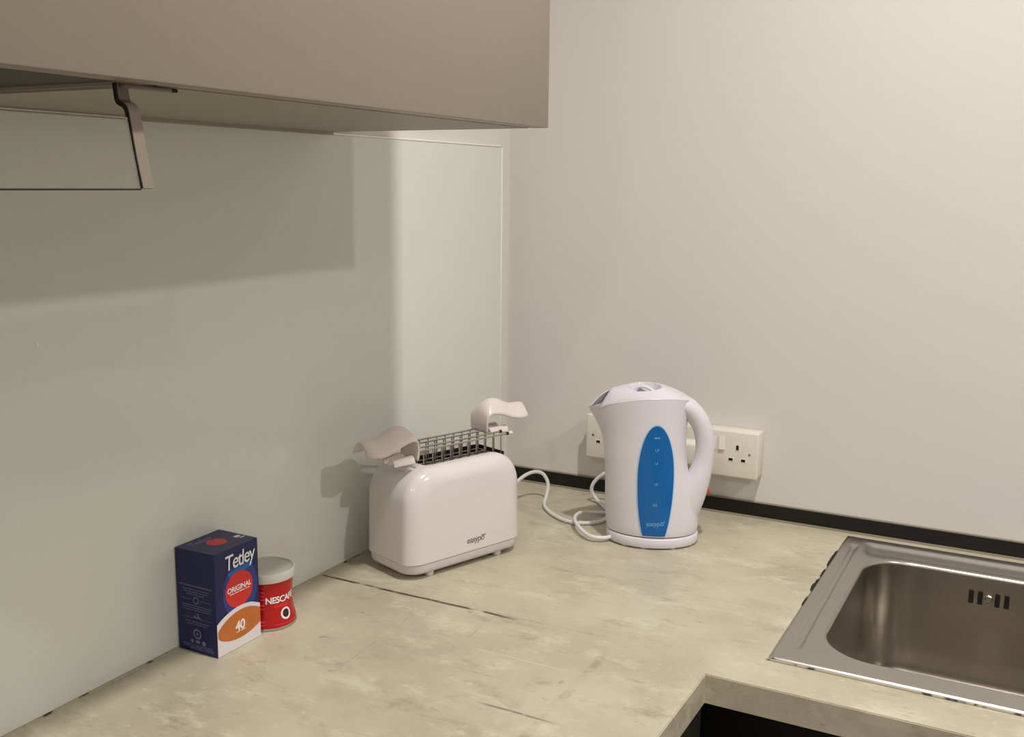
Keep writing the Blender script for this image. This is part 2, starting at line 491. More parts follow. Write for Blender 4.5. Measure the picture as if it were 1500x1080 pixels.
# ------------------------------------------------------------------ stainless steel sink
def smooth(a, b, x):
    t = max(0.0, min(1.0, (x - a) / (b - a))); return t * t * (3 - 2 * t)
BX0, BX1, BY0, BY1, BR = 0.714, 1.080, -0.512, -0.100, 0.075
def sink_h(x, y):
    z = 0.0042
    e = min(x - SX0, SX1 - x, y - SY0, SY1 - y)
    z -= 0.0042 * (1 - smooth(0.0, 0.004, e))
    # pressed groove on the left ledge
    gx = 0.6885 + (-0.08 - y) * 0.012
    g = (1 - smooth(0.0025, 0.0058, abs(x - gx))) * smooth(-0.512, -0.505, y) * (1 - smooth(-0.078, -0.068, y))
    z -= 0.0036 * g
    # lowered shelf behind the bowl
    s = smooth(0.700, 0.716, x - max(0, (-0.075 - y)) * 0.2) * (1 - smooth(-0.056, -0.047, y)) * smooth(-0.12, -0.085, y) 
    z -= 0.0045 * s
    return z
def sink_rim():
    n = 26
    inner = []
    # inner outline with even angular density, outer found by matching parameters
    inn = rrect(BX0, BX1, BY0, BY1, BR, 14)
    out = rrect(SX0, SX1, SY0, SY1, 0.012, 14)
    def dens(pts, k):
        P = []; m_ = len(pts)
        for i in range(m_):
            a = pts[i]; b = pts[(i + 1) % m_]
            c = 30 if (i % 15) == 14 else 1
            for j in range(c): P.append((a[0] + (b[0] - a[0]) * j / c, a[1] + (b[1] - a[1]) * j / c))
        return P
    inn = dens(inn, 0); out = dens(out, 0)
    rings = []
    for r in range(n + 1):
        t = r / n
        t = t if r < n else 1.0
        ring = []
        for a, b in zip(inn, out):
            x = a[0] + (b[0] - a[0]) * t; y = a[1] + (b[1] - a[1]) * t
            ring.append((x, y, sink_h(x, y)))
        rings.append(ring)
    # skirt
    rings.append([(p[0], p[1], 0.0002) for p in rings[-1]])
    return loft(rings, False, False), inn
sk = empty('kitchen_sink', (0, 0, 0), label='brushed stainless steel inset sink in the beige worktop', cat='sink')
(rimd, inn) = sink_rim()
obj('rim', rimd, M['steel'], sk, True, 50)
def bowl():
    rings = []
    cxm, cym = (BX0 + BX1) / 2, (BY0 + BY1) / 2
    def off(d):
        return [p for p in inn] if d == 0 else [(x, y) for x, y in dens_rr(d)]
    def dens_rr(d):
        pts = rrect(BX0 + d, BX1 - d, BY0 + d, BY1 - d, max(BR - d, 0.02), 14); P = []; m_ = len(pts)
        for i in range(m_):
            a = pts[i]; b = pts[(i + 1) % m_]; c = 30 if (i % 15) == 14 else 1
            for j in range(c): P.append((a[0] + (b[0] - a[0]) * j / c, a[1] + (b[1] - a[1]) * j / c))
        return P
    rings.append([(x, y, sink_h(x, y)) for x, y in inn])
    for k in range(1, 7):      # rolled lip
        a = PI / 2 * k / 6
        d = 0.006 * math.sin(a); dz = 0.006 * (1 - math.cos(a))
        rings.append([(x, y, sink_h(*inn[i]) - dz) for i, (x, y) in enumerate(dens_rr(d))])
    for k in range(1, 9):      # walls
        f = k / 8
        rings.append([(x, y, -0.004 - 0.160 * f) for x, y in dens_rr(0.006 + 0.004 * f)])
    for k in range(1, 9):      # bottom fillet
        a = PI / 2 * k / 8
        rings.append([(x, y, -0.164 - 0.03 * math.sin(a)) for x, y in dens_rr(0.010 + 0.03 * (1 - math.cos(a)))])
    rings.append([(cxm + (x - cxm) * 0.12, cym + (y - cym) * 0.12, -0.198) for x, y in dens_rr(0.04)])
    return loft(rings, False, True)
obj('bowl', bowl(), M['steel_bowl'], sk, True, 50)
# overflow: four slots and a screw on the back wall of the bowl
yb = BY1 - 0.0072
for x in (0.8715, 0.8845, 0.9085, 0.9215):
    box('overflow_slot', x - 0.0036, x + 0.0036, yb - 0.0012, yb + 0.0006, -0.046, -0.025, M['hole'], sk, 0.0004, 1)
sc = obj('overflow_screw', place2(([], []), lambda a, b: (a, b, 0)) if False else lathe_data([(0.0052, 0.0), (0.0052, 0.001), (0.004, 0.0022), (0.001, 0.0024)], 20), M['chrome'], sk, True, 40)
sc.location = (0.8965, yb + 0.0004, -0.0345); sc.rotation_euler = (PI / 2, 0, 0)
dr = obj('drain', lathe_data([(0.043, 0.0), (0.043, 0.002), (0.036, 0.003), (0.03, -0.001), (0.004, -0.001)], 40), M['chrome'], sk, True, 40)
dr.location = ((BX0 + BX1) / 2, (BY0 + BY1) / 2, -0.1978)
# ragged dark sealant left along the sink's left edge
def ragged(y0, y1, wmax):
    n = 14; V = []; Fc = []
    for i in range(n + 1):
        y = y0 + (y1 - y0) * i / n
        w = wmax * math.sin(PI * i / n) ** 0.5 * random.uniform(0.45, 1.0) + 0.0003
        V += [(SX0 + 0.001, y, 0.0004), (SX0 - w, y, 0.0004), (SX0 - w * 0.8, y, 0.0014), (SX0 + 0.001, y, 0.0022)]
    for i in range(n):
        for k in range(3): Fc.append((4*i + k, 4*i + 4 + k, 4*i + 5 + k, 4*i + 1 + k))
    return V, Fc
for a, b, w in ((-0.185, -0.105, 0.0042), (-0.30, -0.245, 0.0046), (-0.235, -0.20, 0.002), (-0.36, -0.325, 0.0012)):
    obj('sealant_residue', ragged(a, b, w), M['rubber_and_shade'], sk)
tube('edge_sealant', [(SX0 - 0.0005, SY0 - 0.0005, 0.0006), (SX1, SY0 - 0.0005, 0.0006)], 0.0016, M['sealant'], sk, straight=True)

# ------------------------------------------------------------------ wall cabinet and cooker hood
CZ, CY1, CX1, CX0 = 0.6573, -0.5605, 0.353, 0.329
CTOP = 1.36; HY = -1.186; CY0 = -1.80
wc = empty('wall_cabinet', (0, 0, 0), label='taupe handleless wall cabinet above the glass splashback', cat='cabinet')
bm = bmesh.new()
bbox(bm, 0.0008, CX0 - 0.005, HY, CY1, CZ, CTOP)
bbox(bm, 0.0008, CX0 - 0.005, CY0, HY, CZ + 0.06, CTOP)
obj('body', bm, M['carcass'], wc)
box('door', CX0, CX1, CY0, CY1 + 0.0005, CZ, CTOP, M['door'], wc, 0.001)
box('door_gap_shade', CX0 - 0.0048, CX0 - 0.0002, CY0, CY1 - 0.002, CZ + 0.003, CTOP - 0.01, M['rubber_and_shade'], wc)  # dark strip that paints in the shadow line between door and carcass
# slim strip at the wall end of the underside
box('back_rail', 0.0008, 0.012, HY, CY1 - 0.002, CZ - 0.004, CZ, M['carcass'], wc)

hd = empty('cooker_hood', (0, 0, 0), label='integrated cooker hood with a glass visor under the taupe cabinet', cat='cooker hood')
box('filter_panel', 0.03, CX0 - 0.008, CY0 + 0.002, HY - 0.004, CZ + 0.005, CZ + 0.058, M['hood_dark'], hd)
box('side_rail', 0.03, CX0 - 0.008, HY - 0.0035, HY - 0.0005, CZ + 0.002, CZ + 0.058, M['carcass'], hd)
# cranked end bracket of the visor
BYK = -1.222
path = spline([(0.3188, BYK, 0.6572), (0.3196, BYK, 0.6500), (0.3212, BYK, 0.6438), (0.3272, BYK, 0.6405), (0.3300, BYK, 0.6370), (0.3315, BYK, 0.6300), (0.3360, BYK, 0.6040), (0.3413, BYK, 0.5800)], 8)
def strap(path, hw, y0, y1, shift=0.0):
    rings = []
    n = len(path)
    for i, p in enumerate(path):
        t = (path[min(i + 1, n - 1)] - path[max(i - 1, 0)]).normalized()
        nn = Vector((-t.z, 0, t.x)); nn = nn if nn.x > 0 else -nn
        a = p + nn * (hw + shift); b = p - nn * (hw - shift)
        rings.append([(a.x, y0, a.z), (b.x, y0, b.z), (b.x, y1, b.z), (a.x, y1, a.z)])
    return loft(rings)
obj('visor_bracket', strap(path, 0.0018, BYK, BYK + 0.0105), M['taupe_metal'], hd, False)
obj('bracket_gasket', strap(path, 0.0018, BYK - 0.0010, BYK - 0.0001), M['rubber_and_shade'], hd, False)
box('bracket_foot', 0.3150, 0.3255, BYK + 0.003, BYK + 0.050, CZ - 0.0035, CZ - 0.0003, M['taupe_metal'], hd, 0.0008)
box('hinge_pin', 0.3165, 0.3235, BYK + 0.0505, BYK + 0.0575, CZ - 0.003, CZ - 0.0003, M['rubber_and_shade'], hd)
pane = [p for p in path if p.z < 0.632]
pa, pb = pane[0], pane[-1]
nn = Vector((pb.z - pa.z, 0, pa.x - pb.x)).normalized()
rings = []
for y in (CY0 + 0.01, BYK - 0.0012):
    rings.append([(q.x + nn.x * d, y, q.z + nn.z * d) for q, d in ((pa, 0.0), (pb, 0.0), (pb, 0.0025), (pa, 0.0025))])
obj('visor_glass', loft(rings), M['clear_glass'], hd)
box('visor_edge_strip', pb.x - 0.0024, pb.x + 0.0006, CY0 + 0.01, BYK - 0.0012, pb.z - 0.0012, pb.z - 0.0001, M['rubber_and_shade'], hd)

# ------------------------------------------------------------------ twin wall sockets
def socket_unit(x0, label):
    w, h, dp = 0.146, 0.084, 0.036
    z0 = 0.079
    t = empty('double_socket', (x0, WY1, z0), label=label, cat='socket')
    yb_, yf = -0.0, -dp - WY1
    box('back_box', 0.0015, w - 0.0015, yf + 0.009, -0.0002, 0.0015, h - 0.0015, M['socket'], t, 0.003, 2)
    fp = box('faceplate', 0, w, yf, yf + 0.0088, 0, h, M['socket'], t, 0.0035, 3)
    for k, cx in enumerate((0.037, w - 0.037)):
        # outlet: three pin holes with raised surrounds
        for dx, dz, pw, ph in ((0, 0.0105, 0.0045, 0.0085), (-0.0111, -0.0117, 0.0072, 0.0046), (0.0111, -0.0117, 0.0072, 0.0046)):
            fr = box('pin_surround', cx + dx - pw / 2 - 0.002, cx + dx + pw / 2 + 0.002, yf - 0.0005, yf + 0.001, h * 0.53 + dz - ph / 2 - 0.002, h * 0.53 + dz + ph / 2 + 0.002, M['socket_hi'], t, 0.0003, 1)
            box('pin_hole', cx + dx - pw / 2, cx + dx + pw / 2, yf - 0.0009, yf + 0.0015, h * 0.53 + dz - ph / 2, h * 0.53 + dz + ph / 2, M['hole'], t)
    for sx in (-1, 1):
        cx = w / 2 + sx * 0.0078
        bm = bbox(bmesh.new(), cx - 0.0062, cx + 0.0062, yf - 0.0004, yf + 0.001, 0.047, 0.073, 0.0003, 1)
        sw = obj('switch_surround', bm, M['socket'], t)
        rk = bmesh.new(); bbox(rk, cx - 0.0052, cx + 0.0052, yf - 0.0012, yf + 0.001, 0.049, 0.071, 0.0004, 1)
        for v in rk.verts:
            if v.co.z < 0.056 and v.co.y < yf: v.co.y -= 0.003
        obj('rocker', rk, M['socket_hi'], t, False)
    for sx in (0.012, w - 0.012):
        s = obj('screw', lathe_data([(0.0026, 0), (0.0026, 0.0004), (0.0005, 0.0006)], 14), M['chrome'], t, True, 40)
        s.location = (w / 2 + (sx - w / 2) * 0.95, yf, h * 0.53 + 0.0); s.rotation_euler = (PI / 2, 0, 0)
    return t, x0, z0, yf + WY1
S1 = socket_unit(0.3662, 'white double wall socket with a plug in it and one free outlet')
S2 = socket_unit(0.1847, 'white double wall socket partly behind the kettle spout')

def plug(name, cx, cz, yf, parent):
    bm = bmesh.new()
    bbox(bm, cx - 0.024, cx + 0.024, yf - 0.03, yf - 0.0012, cz - 0.029, cz + 0.018, 0.006, 3)
    for v in bm.verts:
        if v.co.y < yf - 0.02: v.co.x = cx + (v.co.x - cx) * 0.82; v.co.z = cz + (v.co.z - cz) * 0.88
    return obj(name, bm, M['socket_hi'], parent, True, 45)

# ------------------------------------------------------------------ kettle
KX, KY, KR = 0.380, -0.1959, math.radians(19.82)
kt = empty('electric_kettle', (KX, KY, 0.0), KR, 'white jug kettle with a blue oval water window and spout', 'kettle')
KA, KB = 0.0755, 0.058                     # half axes of the oval base
Z0 = 0.0205                                # body starts above the power base
XL = [(0.0, -0.0765), (0.15, -0.0795), (0.45, -0.0812), (0.62, -0.0838), (0.75, -0.0885), (0.86, -0.0975), (0.94, -0.1055), (1.0, -0.1110)]
XR = [(0.0, 0.0755), (0.12, 0.0745), (0.3, 0.0655), (0.45, 0.0570), (0.6, 0.0520), (0.75, 0.0515), (0.88, 0.0530), (1.0, 0.0560)]
YB = [(0.0, 0.0570), (0.3, 0.0555), (0.6, 0.0525), (0.85, 0.0500), (1.0, 0.0490)]
ZRIM = [(-0.112, 0.2225), (-0.09, 0.2305), (-0.06, 0.2385), (-0.03, 0.2455), (0.0, 0.2485), (0.03, 0.2480), (0.045, 0.2450), (0.06, 0.2390)]
ZTOP = [(-0.112, 0.2235), (-0.105, 0.2290), (-0.096, 0.2400), (-0.085, 0.2490), (-0.069, 0.2560), (-0.041, 0.2630), (-0.019, 0.2655), (0.003, 0.2632), (0.025, 0.2570), (0.042, 0.2495), (0.058, 0.2405)]
NT = 96
def k_section(v, inset=0.0):
    xl = lerp_curve(XL, v) + inset; xr = lerp_curve(XR, v) - inset; b = lerp_curve(YB, v) - inset
    xc = (KA * 0.0 + 0.001) - 0.010 * v      # widest station
    pts = []
    mpt = 1.0 + 0.75 * smooth(0.55, 1.0, v)
    for k in range(NT):
        t = 2 * PI * k / NT
        c, s = math.cos(t), math.sin(t)
        if c >= 0: x = xc + (xr - xc) * c; y = b * s
        else:
            x = xc + (xl - xc) * (-c)
            y = b * math.copysign(abs(s) ** mpt, s)
        pts.append((x, y))
    return pts
def k_body():
    rings = []
    nv = 44
    for i in range(nv + 1):
        v = i / nv
        ins = 0.0015 * (1 - smooth(0.0, 0.03, v))
        ring = [(x, y, Z0 + v * (lerp_curve(ZRIM, x) - Z0)) for x, y in k_section(v, ins)]
        rings.append(ring)
    return loft(rings, True, False)
kb = obj('body', k_body(), M['plastic'], kt, True, 60)
# handle: one swept loop that grows out of the body
hp = spline([(0.046, 0, 0.050), (0.062, 0, 0.084), (0.0735, 0, 0.112), (0.0800, 0, 0.137), (0.0822, 0, 0.162), (0.0792, 0, 0.186), (0.0690, 0, 0.2095), (0.0520, 0, 0.2285), (0.0300, 0, 0.2380)], 8)
def hr(t):  # half thickness in the handle's plane
    return lerp_curve([(0, 0.030), (0.15, 0.0245), (0.28, 0.0190), (0.42, 0.0160), (0.62, 0.0158), (0.8, 0.0160), (1.0, 0.0150)], t)
def hrd(t):  # half thickness in depth
    return lerp_curve([(0, 0.030), (0.2, 0.024), (0.4, 0.0165), (0.6, 0.016), (0.8, 0.020), (1.0, 0.03)], t)
obj('handle', tube_data(hp, hr, 20, hrd, (0, 1, 0)), M['plastic'], kt, True, 60)
# lid
def k_lid():
    nx, ny = 110, 40
    x0, x1 = -0.0745, 0.0555
    top = k_section(1.0)
    def halfw(x):
        xl, xr, b = -0.111, 0.056, 0.049
        xc = -0.009
        if x >= xc: c = min(1, (x - xc) / (xr - xc)); return b * math.sqrt(max(0, 1 - c * c))
        c = min(1, (xc - x) / (xc - xl)); return b * max(0, 1 - c * c) ** (0.5 * 1.75)
    V = []; Fc = []
    for i in range(nx + 1):
        x = x0 + (x1 - x0) * i / nx
        w = halfw(x) * 0.995
        zr = lerp_curve(ZRIM, x) + 0.0002; zt = lerp_curve(ZTOP, x)
        for j in range(ny + 1):
            r = -1 + 2 * j / ny
            y = w * r
            z = zr + (zt - zr) * (1 - abs(r) ** 2.6) + 0.001 * smooth(0, 0.06, 1 - abs(r))
            q = ((x + 0.0195) / 0.0265) ** 2 + ((y + 0.010) / 0.0235) ** 2
            z -= 0.015 * (1 - smooth(0.80, 1.05, q))
            V.append((x, y, z))
    for i in range(nx):
        for j in range(ny):
            a = i * (ny + 1) + j
            Fc.append((a, a + ny + 1, a + ny + 2, a + 1))
    # front wall of the lid inside the spout
    k = len(V)
    for j in range(ny + 1):
        vx = V[j]; V.append((vx[0] - 0.017, vx[1] * 0.72, 0.2265))
    for j in range(ny): Fc.append((j, j + 1, k + j + 1, k + j))
    return V, Fc
M['lid'] = M['plastic']
ld_ = obj('lid', k_lid(), M['lid'], kt, True, 50)
tube('lid_grip', [(-0.036, 0.004, 0.2480), (-0.030, 0.003, 0.2590), (-0.018, 0.000, 0.2600), (-0.006, -0.004, 0.2550), (0.003, -0.007, 0.2470)], 0.0028, M['plastic'], ld_, 12, 8, ry=0.006, side=(0, 1, 0))
# raised far wall of the spout
def spout_guard():
    V = []; Fc = []; n = 14; mm = 6
    for i in range(n + 1):
        x = -0.1105 + (0.1105 - 0.073) * i / n
        xl, xc = -0.111, -0.009
        c = min(1, (xc - x) / (xc - xl)); w = 0.049 * max(0, 1 - c * c) ** 0.875
        zr = lerp_curve(ZRIM, x); zt = lerp_curve(ZTOP, x)
        for j in range(mm + 1):
            r = 1 - j / mm * 0.62
            V.append((x, w * r, zr + (zt - zr) * (1 - r ** 2.6)))
    for i in range(n):
        for j in range(mm):
            a = i * (mm + 1) + j; Fc.append((a, a + 1, a + mm + 2, a + mm + 1))
    return V, Fc
sg = obj('spout_guard', spout_guard(), M['plastic'], kt, True, 60)
md = sg.modifiers.new('t', 'SOLIDIFY'); md.thickness = 0.0015
fl = obj('spout_floor', ([(x, y * 0.94, 0.214) for x, y in k_section(0.97, 0.002)], [tuple(range(NT))]), M['plastic'], kt)
# decals on the body, cast onto its surface along +y
bv = bvh_of(kb)
def on_body(eps):
    def f(x, z):
        h = bv.ray_cast(Vector((x, -0.3, z)), Vector((0, 1, 0)))
        if h[0] is None: return (x, -0.05, z)
        n_ = h[1] if h[1].y < 0 else -h[1]
        p_ = h[0] + n_ * eps
        return (p_.x, p_.y, p_.z)
    return f
def window2(rx, rz0, rz1, cx, cz, clip):
    nz, nx = 48, 14; V = []; Fc = []
    for i in range(nz + 1):
        z = clip + (cz + rz1 * 0.9995 - clip) * math.sin(PI / 2 * i / nz)
        q = (z - cz) / (rz1 if z > cz else rz0)
        w = rx * math.sqrt(max(0.0, 1 - q * q))
        for j in range(nx + 1): V.append((cx - w + 2 * w * j / nx, z))
    for i in range(nz):
        for j in range(nx):
            k = i * (nx + 1) + j; Fc.append((k, k + 1, k + nx + 2, k + nx + 1))
    return V, Fc
obj('window_rim', place2(window2(0.0305, 0.124, 0.0885, 0.0030, 0.1195, 0.0235), on_body(0.0008)), M['blue_rim'], kt, True)
wn = obj('water_window', place2(window2(0.0285, 0.122, 0.0865, 0.0030, 0.1195, 0.0235), on_body(0.0014)), M['blue'], kt, True)
for s_, z, sz in (('MAX', 0.1863, 0.0042), ('1.7', 0.1661, 0.0056), ('1.5', 0.1446, 0.0046), ('1.0', 0.1105, 0.0052), ('0.5', 0.0761, 0.006)):
    V, Fc = text_mesh(s_, sz, 0.0001, 0, 0.95)
    obj('level_mark', place2(([(x + 0.0035, y + z) for x, y in V], Fc), on_body(0.0018)), M['pale_blue_print'], wn)
LOGO = 'easypo'
def logo(size):
    V, Fc = text_mesh(LOGO, size, size * -0.004, 0.12, 0.88)
    a = max(x for x, y in V)
    return merge2([(V, Fc), quad2(a - size * 0.42, a + size * 0.22, size * 0.20, size * 0.28)])
V, Fc = logo(0.0115)
obj('brand_print', place2(([(x + 0.0045, y + 0.0445 + x * 0.04) for x, y in V], Fc), on_body(0.0018)), M['pale_blue_print'], wn)
# red switch lever below the handle
rs = box('switch_lever', 0.080, 0.0935, 0.004, 0.020, 0.0815, 0.0900, M['red_switch'], kt, 0.002)
rs.rotation_euler = (0, math.radians(0), 0)

# power base with its cord and plug
pbse = empty('kettle_power_base', (KX, KY, 0.0), KR, 'white oval power base with a white cord under the kettle', 'power base')
def oval(ra, rb, z): return [(ra * math.cos(2 * PI * k / 80), rb * math.sin(2 * PI * k / 80), z) for k in range(80)]
obj('base_ring', loft([oval(KA - 0.004, KB - 0.004, 0.0025), oval(KA - 0.0005, KB - 0.0005, 0.0028), oval(KA + 0.0008, KB + 0.0008, 0.005), oval(KA + 0.0006, KB + 0.0006, 0.0165), oval(KA - 0.001, KB - 0.001, 0.0185), oval(KA - 0.004, KB - 0.004, 0.0186)]), M['plastic'], pbse, True, 50)
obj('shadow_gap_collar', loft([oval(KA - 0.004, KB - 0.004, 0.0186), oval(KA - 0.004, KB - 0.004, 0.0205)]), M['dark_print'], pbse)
for a in (-130, -100, -60, -25, 60, 120):
    t = math.radians(a)
    ft = obj('foot', lathe_data([(0.006, 0.0), (0.007, 0.003)], 16), M['plastic_b'], pbse)
    ft.location = ((KA - 0.009) * math.cos(t), (KB - 0.009) * math.sin(t), 0)
KM = Matrix.Translation((KX, KY, 0)) @ Matrix.Rotation(KR, 4, 'Z'); KI = KM.inverted()
sx1, sz1, yf1 = S1[1] + 0.037, S1[2] + 0.084 * 0.53, S1[3]
cordk = [(0.325, -0.2440, 0.008), (0.3125, -0.2575, 0.008), (0.292, -0.2590, 0.0095), (0.2640, -0.2370, 0.013), (0.2415, -0.2045, 0.016), (0.2370, -0.165, 0.014), (0.252, -0.130, 0.006), (0.290, -0.105, 0.004), (0.340, -0.092, 0.004), (0.390, -0.085, 0.012), (sx1, -0.075, 0.035), (sx1, yf1 - 0.024, 0.070), (sx1, yf1 - 0.020, sz1 - 0.026)]
tube('cord', [KI @ Vector(p) for p in cordk], 0.0034, M['cord'], pbse, 10, 8)
pk = plug('plug', sx1, sz1, yf1, pbse)
for v in pk.data.vertices: v.co = KI @ v.co

# ------------------------------------------------------------------ toaster
TR = math.radians(70.2); TL, TW, TH_ = 0.230, 0.122, 0.167
tu = Vector((math.cos(TR), math.sin(TR), 0)); te = Vector((-math.sin(TR), math.cos(TR), 0))
TC = Vector((0.140, -0.5683, 0)) + tu * (TL / 2) + te * (TW / 2)
to = empty('toaster', TC, TR, 'white rounded two-slice toaster with small grey lettering on its side', 'toaster')
def t_profile(ins, zb=0.0252, n=14):
    """closed outline in x-z: flat bottom, slightly flared sides, big rounded shoulders"""
    hx = TL / 2 - ins; zt = TH_ - ins * 0.85; r = 0.050 - ins * 0.3
    pts = [(-hx, zb)]
    for k in range(1, 5): pts.append((-hx + 0.0015 * k / 4, zb + (zt - r - zb) * k / 5))
    xh = hx - 0.002
    for k in range(n + 1):
        a = PI - (PI / 2) * k / n
        pts.append((-xh + r + r * math.cos(a), zt - r + r * math.sin(a)))
    for k in range(1, 8): pts.append((-xh + r + (2 * xh - 2 * r) * k / 8, zt))
    for k in range(n + 1):
        a = PI / 2 - (PI / 2) * k / n
        pts.append((xh - r + r * math.cos(a), zt - r + r * math.sin(a)))
    for k in range(4, 0, -1): pts.append((hx - 0.0015 * k / 4, zb + (zt - r - zb) * k / 5))
    pts.append((hx, zb))
    return pts
def t_shell():
    rings = []
    R = 0.030
    st = []
    for k in range(11):
        a = PI / 2 * k / 10
        st.append((-TW / 2 + R * (1 - math.sin(a)) , R * (1 - math.cos(a)) if False else R * (1 - math.cos(PI / 2 - a)) ))
    # st: y from deep to face; build symmetric rings
    ys = []
    for k in range(11):
        a = PI / 2 * k / 10
        ys.append((-TW / 2 + R * (1 - math.cos(a)) * 0.72, R * (1 - math.sin(a))))
    for y, ins in ys: rings.append([(x, y, z) for x, z in t_profile(ins)])
    for y, ins in reversed(ys): rings.append([(x, -y, z) for x, z in t_profile(ins)])
    return loft(rings)
sh = obj('shell', t_shell(), M['plastic_t'], to, True, 60)
# the slot opening, cut through the top
SLX0, SLX1, SLY0, SLY1 = 0.052 - TL / 2, 0.2165 - TL / 2, 0.0285 - TW / 2, 0.1 - TW / 2
def prism(out, z0, z1):
    return loft([[(x, y, z0) for x, y in out], [(x, y, z1) for x, y in out]])
cut = obj('cutter', prism(rrect(SLX0, SLX1, SLY0, SLY1, 0.009, 6), 0.04, 0.3), M['slot'])
cut.matrix_world = to.matrix_world
cut.parent = to
bo = sh.modifiers.new('slot', 'BOOLEAN'); bo.operation = 'DIFFERENCE'; bo.object = cut; bo.solver = 'EXACT'
bpy.context.view_layer.update()
dg = bpy.context.evaluated_depsgraph_get()
newme = bpy.data.meshes.new_from_object(sh.evaluated_get(dg))
sh.modifiers.clear(); sh.data = newme
bpy.data.objects.remove(cut)
sh.data.materials.clear(); sh.data.materials.append(M['plastic_t'])
for p in sh.data.polygons: p.use_smooth = True; p.material_index = 0
sh.data.set_sharp_from_angle(angle=math.radians(35))
# dark liner inside the opening
lo_ = rrect(SLX0 + 0.0005, SLX1 - 0.0005, SLY0 + 0.0005, SLY1 - 0.0005, 0.0085, 6)
obj('slot_liner', loft([[(x, y, TH_ - 0.006) for x, y in lo_], [(x, y, 0.05) for x, y in lo_]], False, True), M['slot'], to)
ymid = (SLY0 + SLY1) / 2
box('slot_divider', SLX0 + 0.002, SLX1 - 0.002, ymid - 0.006, ymid + 0.006, 0.055, TH_ - 0.012, M['slot_grey'], to, 0.001)
for yy in (SLY0 + 0.003, SLY1 - 0.003):
    box('heater_plate', SLX0 + 0.012, SLX1 - 0.012, yy - 0.001, yy + 0.001, 0.055, TH_ - 0.02, M['slot_grey'], to)
# base with a shadow groove, feet
def t_plan(ins, r):
    return rrect(-TL / 2 + ins, TL / 2 - ins, -TW / 2 + ins, TW / 2 - ins, r, 10)
obj('base', loft([[(x, y, z) for x, y in t_plan(i, r)] for i, r, z in ((0.010, 0.022, 0.008), (0.004, 0.026, 0.0095), (0.0015, 0.028, 0.014), (0.0012, 0.028, 0.0235), (0.003, 0.027, 0.0248))]), M['plastic_b'], to, True, 50)
obj('groove', loft([[(x, y, z) for x, y in t_plan(0.004, 0.026)] for z in (0.0245, 0.0265)]), M['plastic_b'], to, True, 50)
for sx in (-0.068, 0.068):
    for sy in (-1, 1):
        f = obj('foot', lathe_data([(0.0055, 0.0), (0.007, 0.002), (0.0075, 0.009)], 18), M['plastic_b'], to, True, 50)
        f.location = (sx, sy * (TW / 2 - 0.014), 0)
bt = bvh_of(sh)
def on_toaster(eps):
    def f(x, z):
        h = bt.ray_cast(Vector((x, -0.3, z)), Vector((0, 1, 0)))
        p_ = h[0] if h[0] is not None else Vector((x, -TW / 2, z))
        return (p_.x, p_.y - eps, p_.z)
    return f
V, Fc = logo(0.0145)
obj('brand_print', place2(([(x + 0.1275 - TL / 2, y + 0.0425) for x, y in V], Fc), on_toaster(0.0004)), M['dark_print'], to)
box('lever', TL / 2 + 0.0005, TL / 2 + 0.018, -0.014, 0.014, 0.105, 0.117, M['plastic_b'], to, 0.003)
TM = Matrix.Translation(TC) @ Matrix.Rotation(TR, 4, 'Z'); TI = TM.inverted()
e0 = TM @ Vector((TL / 2 - 0.002, 0.03, 0.035))
sx2, sz2, yf2 = S2[1] + 0.146 - 0.037, S2[2] + 0.084 * 0.53, S2[3]
cordt = [e0, e0 + Vector((-0.004, 0.06, 0.006)), (0.1010, -0.150, 0.048), (0.1060, -0.105, 0.054), (0.1200, -0.088, 0.050), (0.1310, -0.086, 0.033), (0.1345, -0.096, 0.015), (0.1420, -0.122, 0.0042), (0.1600, -0.150, 0.0042), (0.1880, -0.176, 0.0042), (0.2200, -0.194, 0.0042), (0.2480, -0.193, 0.0042), (0.2750, -0.165, 0.0042), (0.268, -0.118, 0.0042), (0.236, -0.075, 0.0048), (0.2175, -0.060, 0.0100), (0.2095, -0.060, 0.0240), (0.2150, -0.060, 0.0405), (0.2330, -0.060, 0.0580), (0.262, -0.062, 0.073), (sx2, yf2 - 0.018, sz2 - 0.026)]
tube('cord', [TI @ Vector(p) for p in cordt], 0.0034, M['cord'], to, 10, 8)
pt_ = plug('plug', sx2, sz2, yf2, to)
for v in pt_.data.vertices: v.co = TI @ v.co

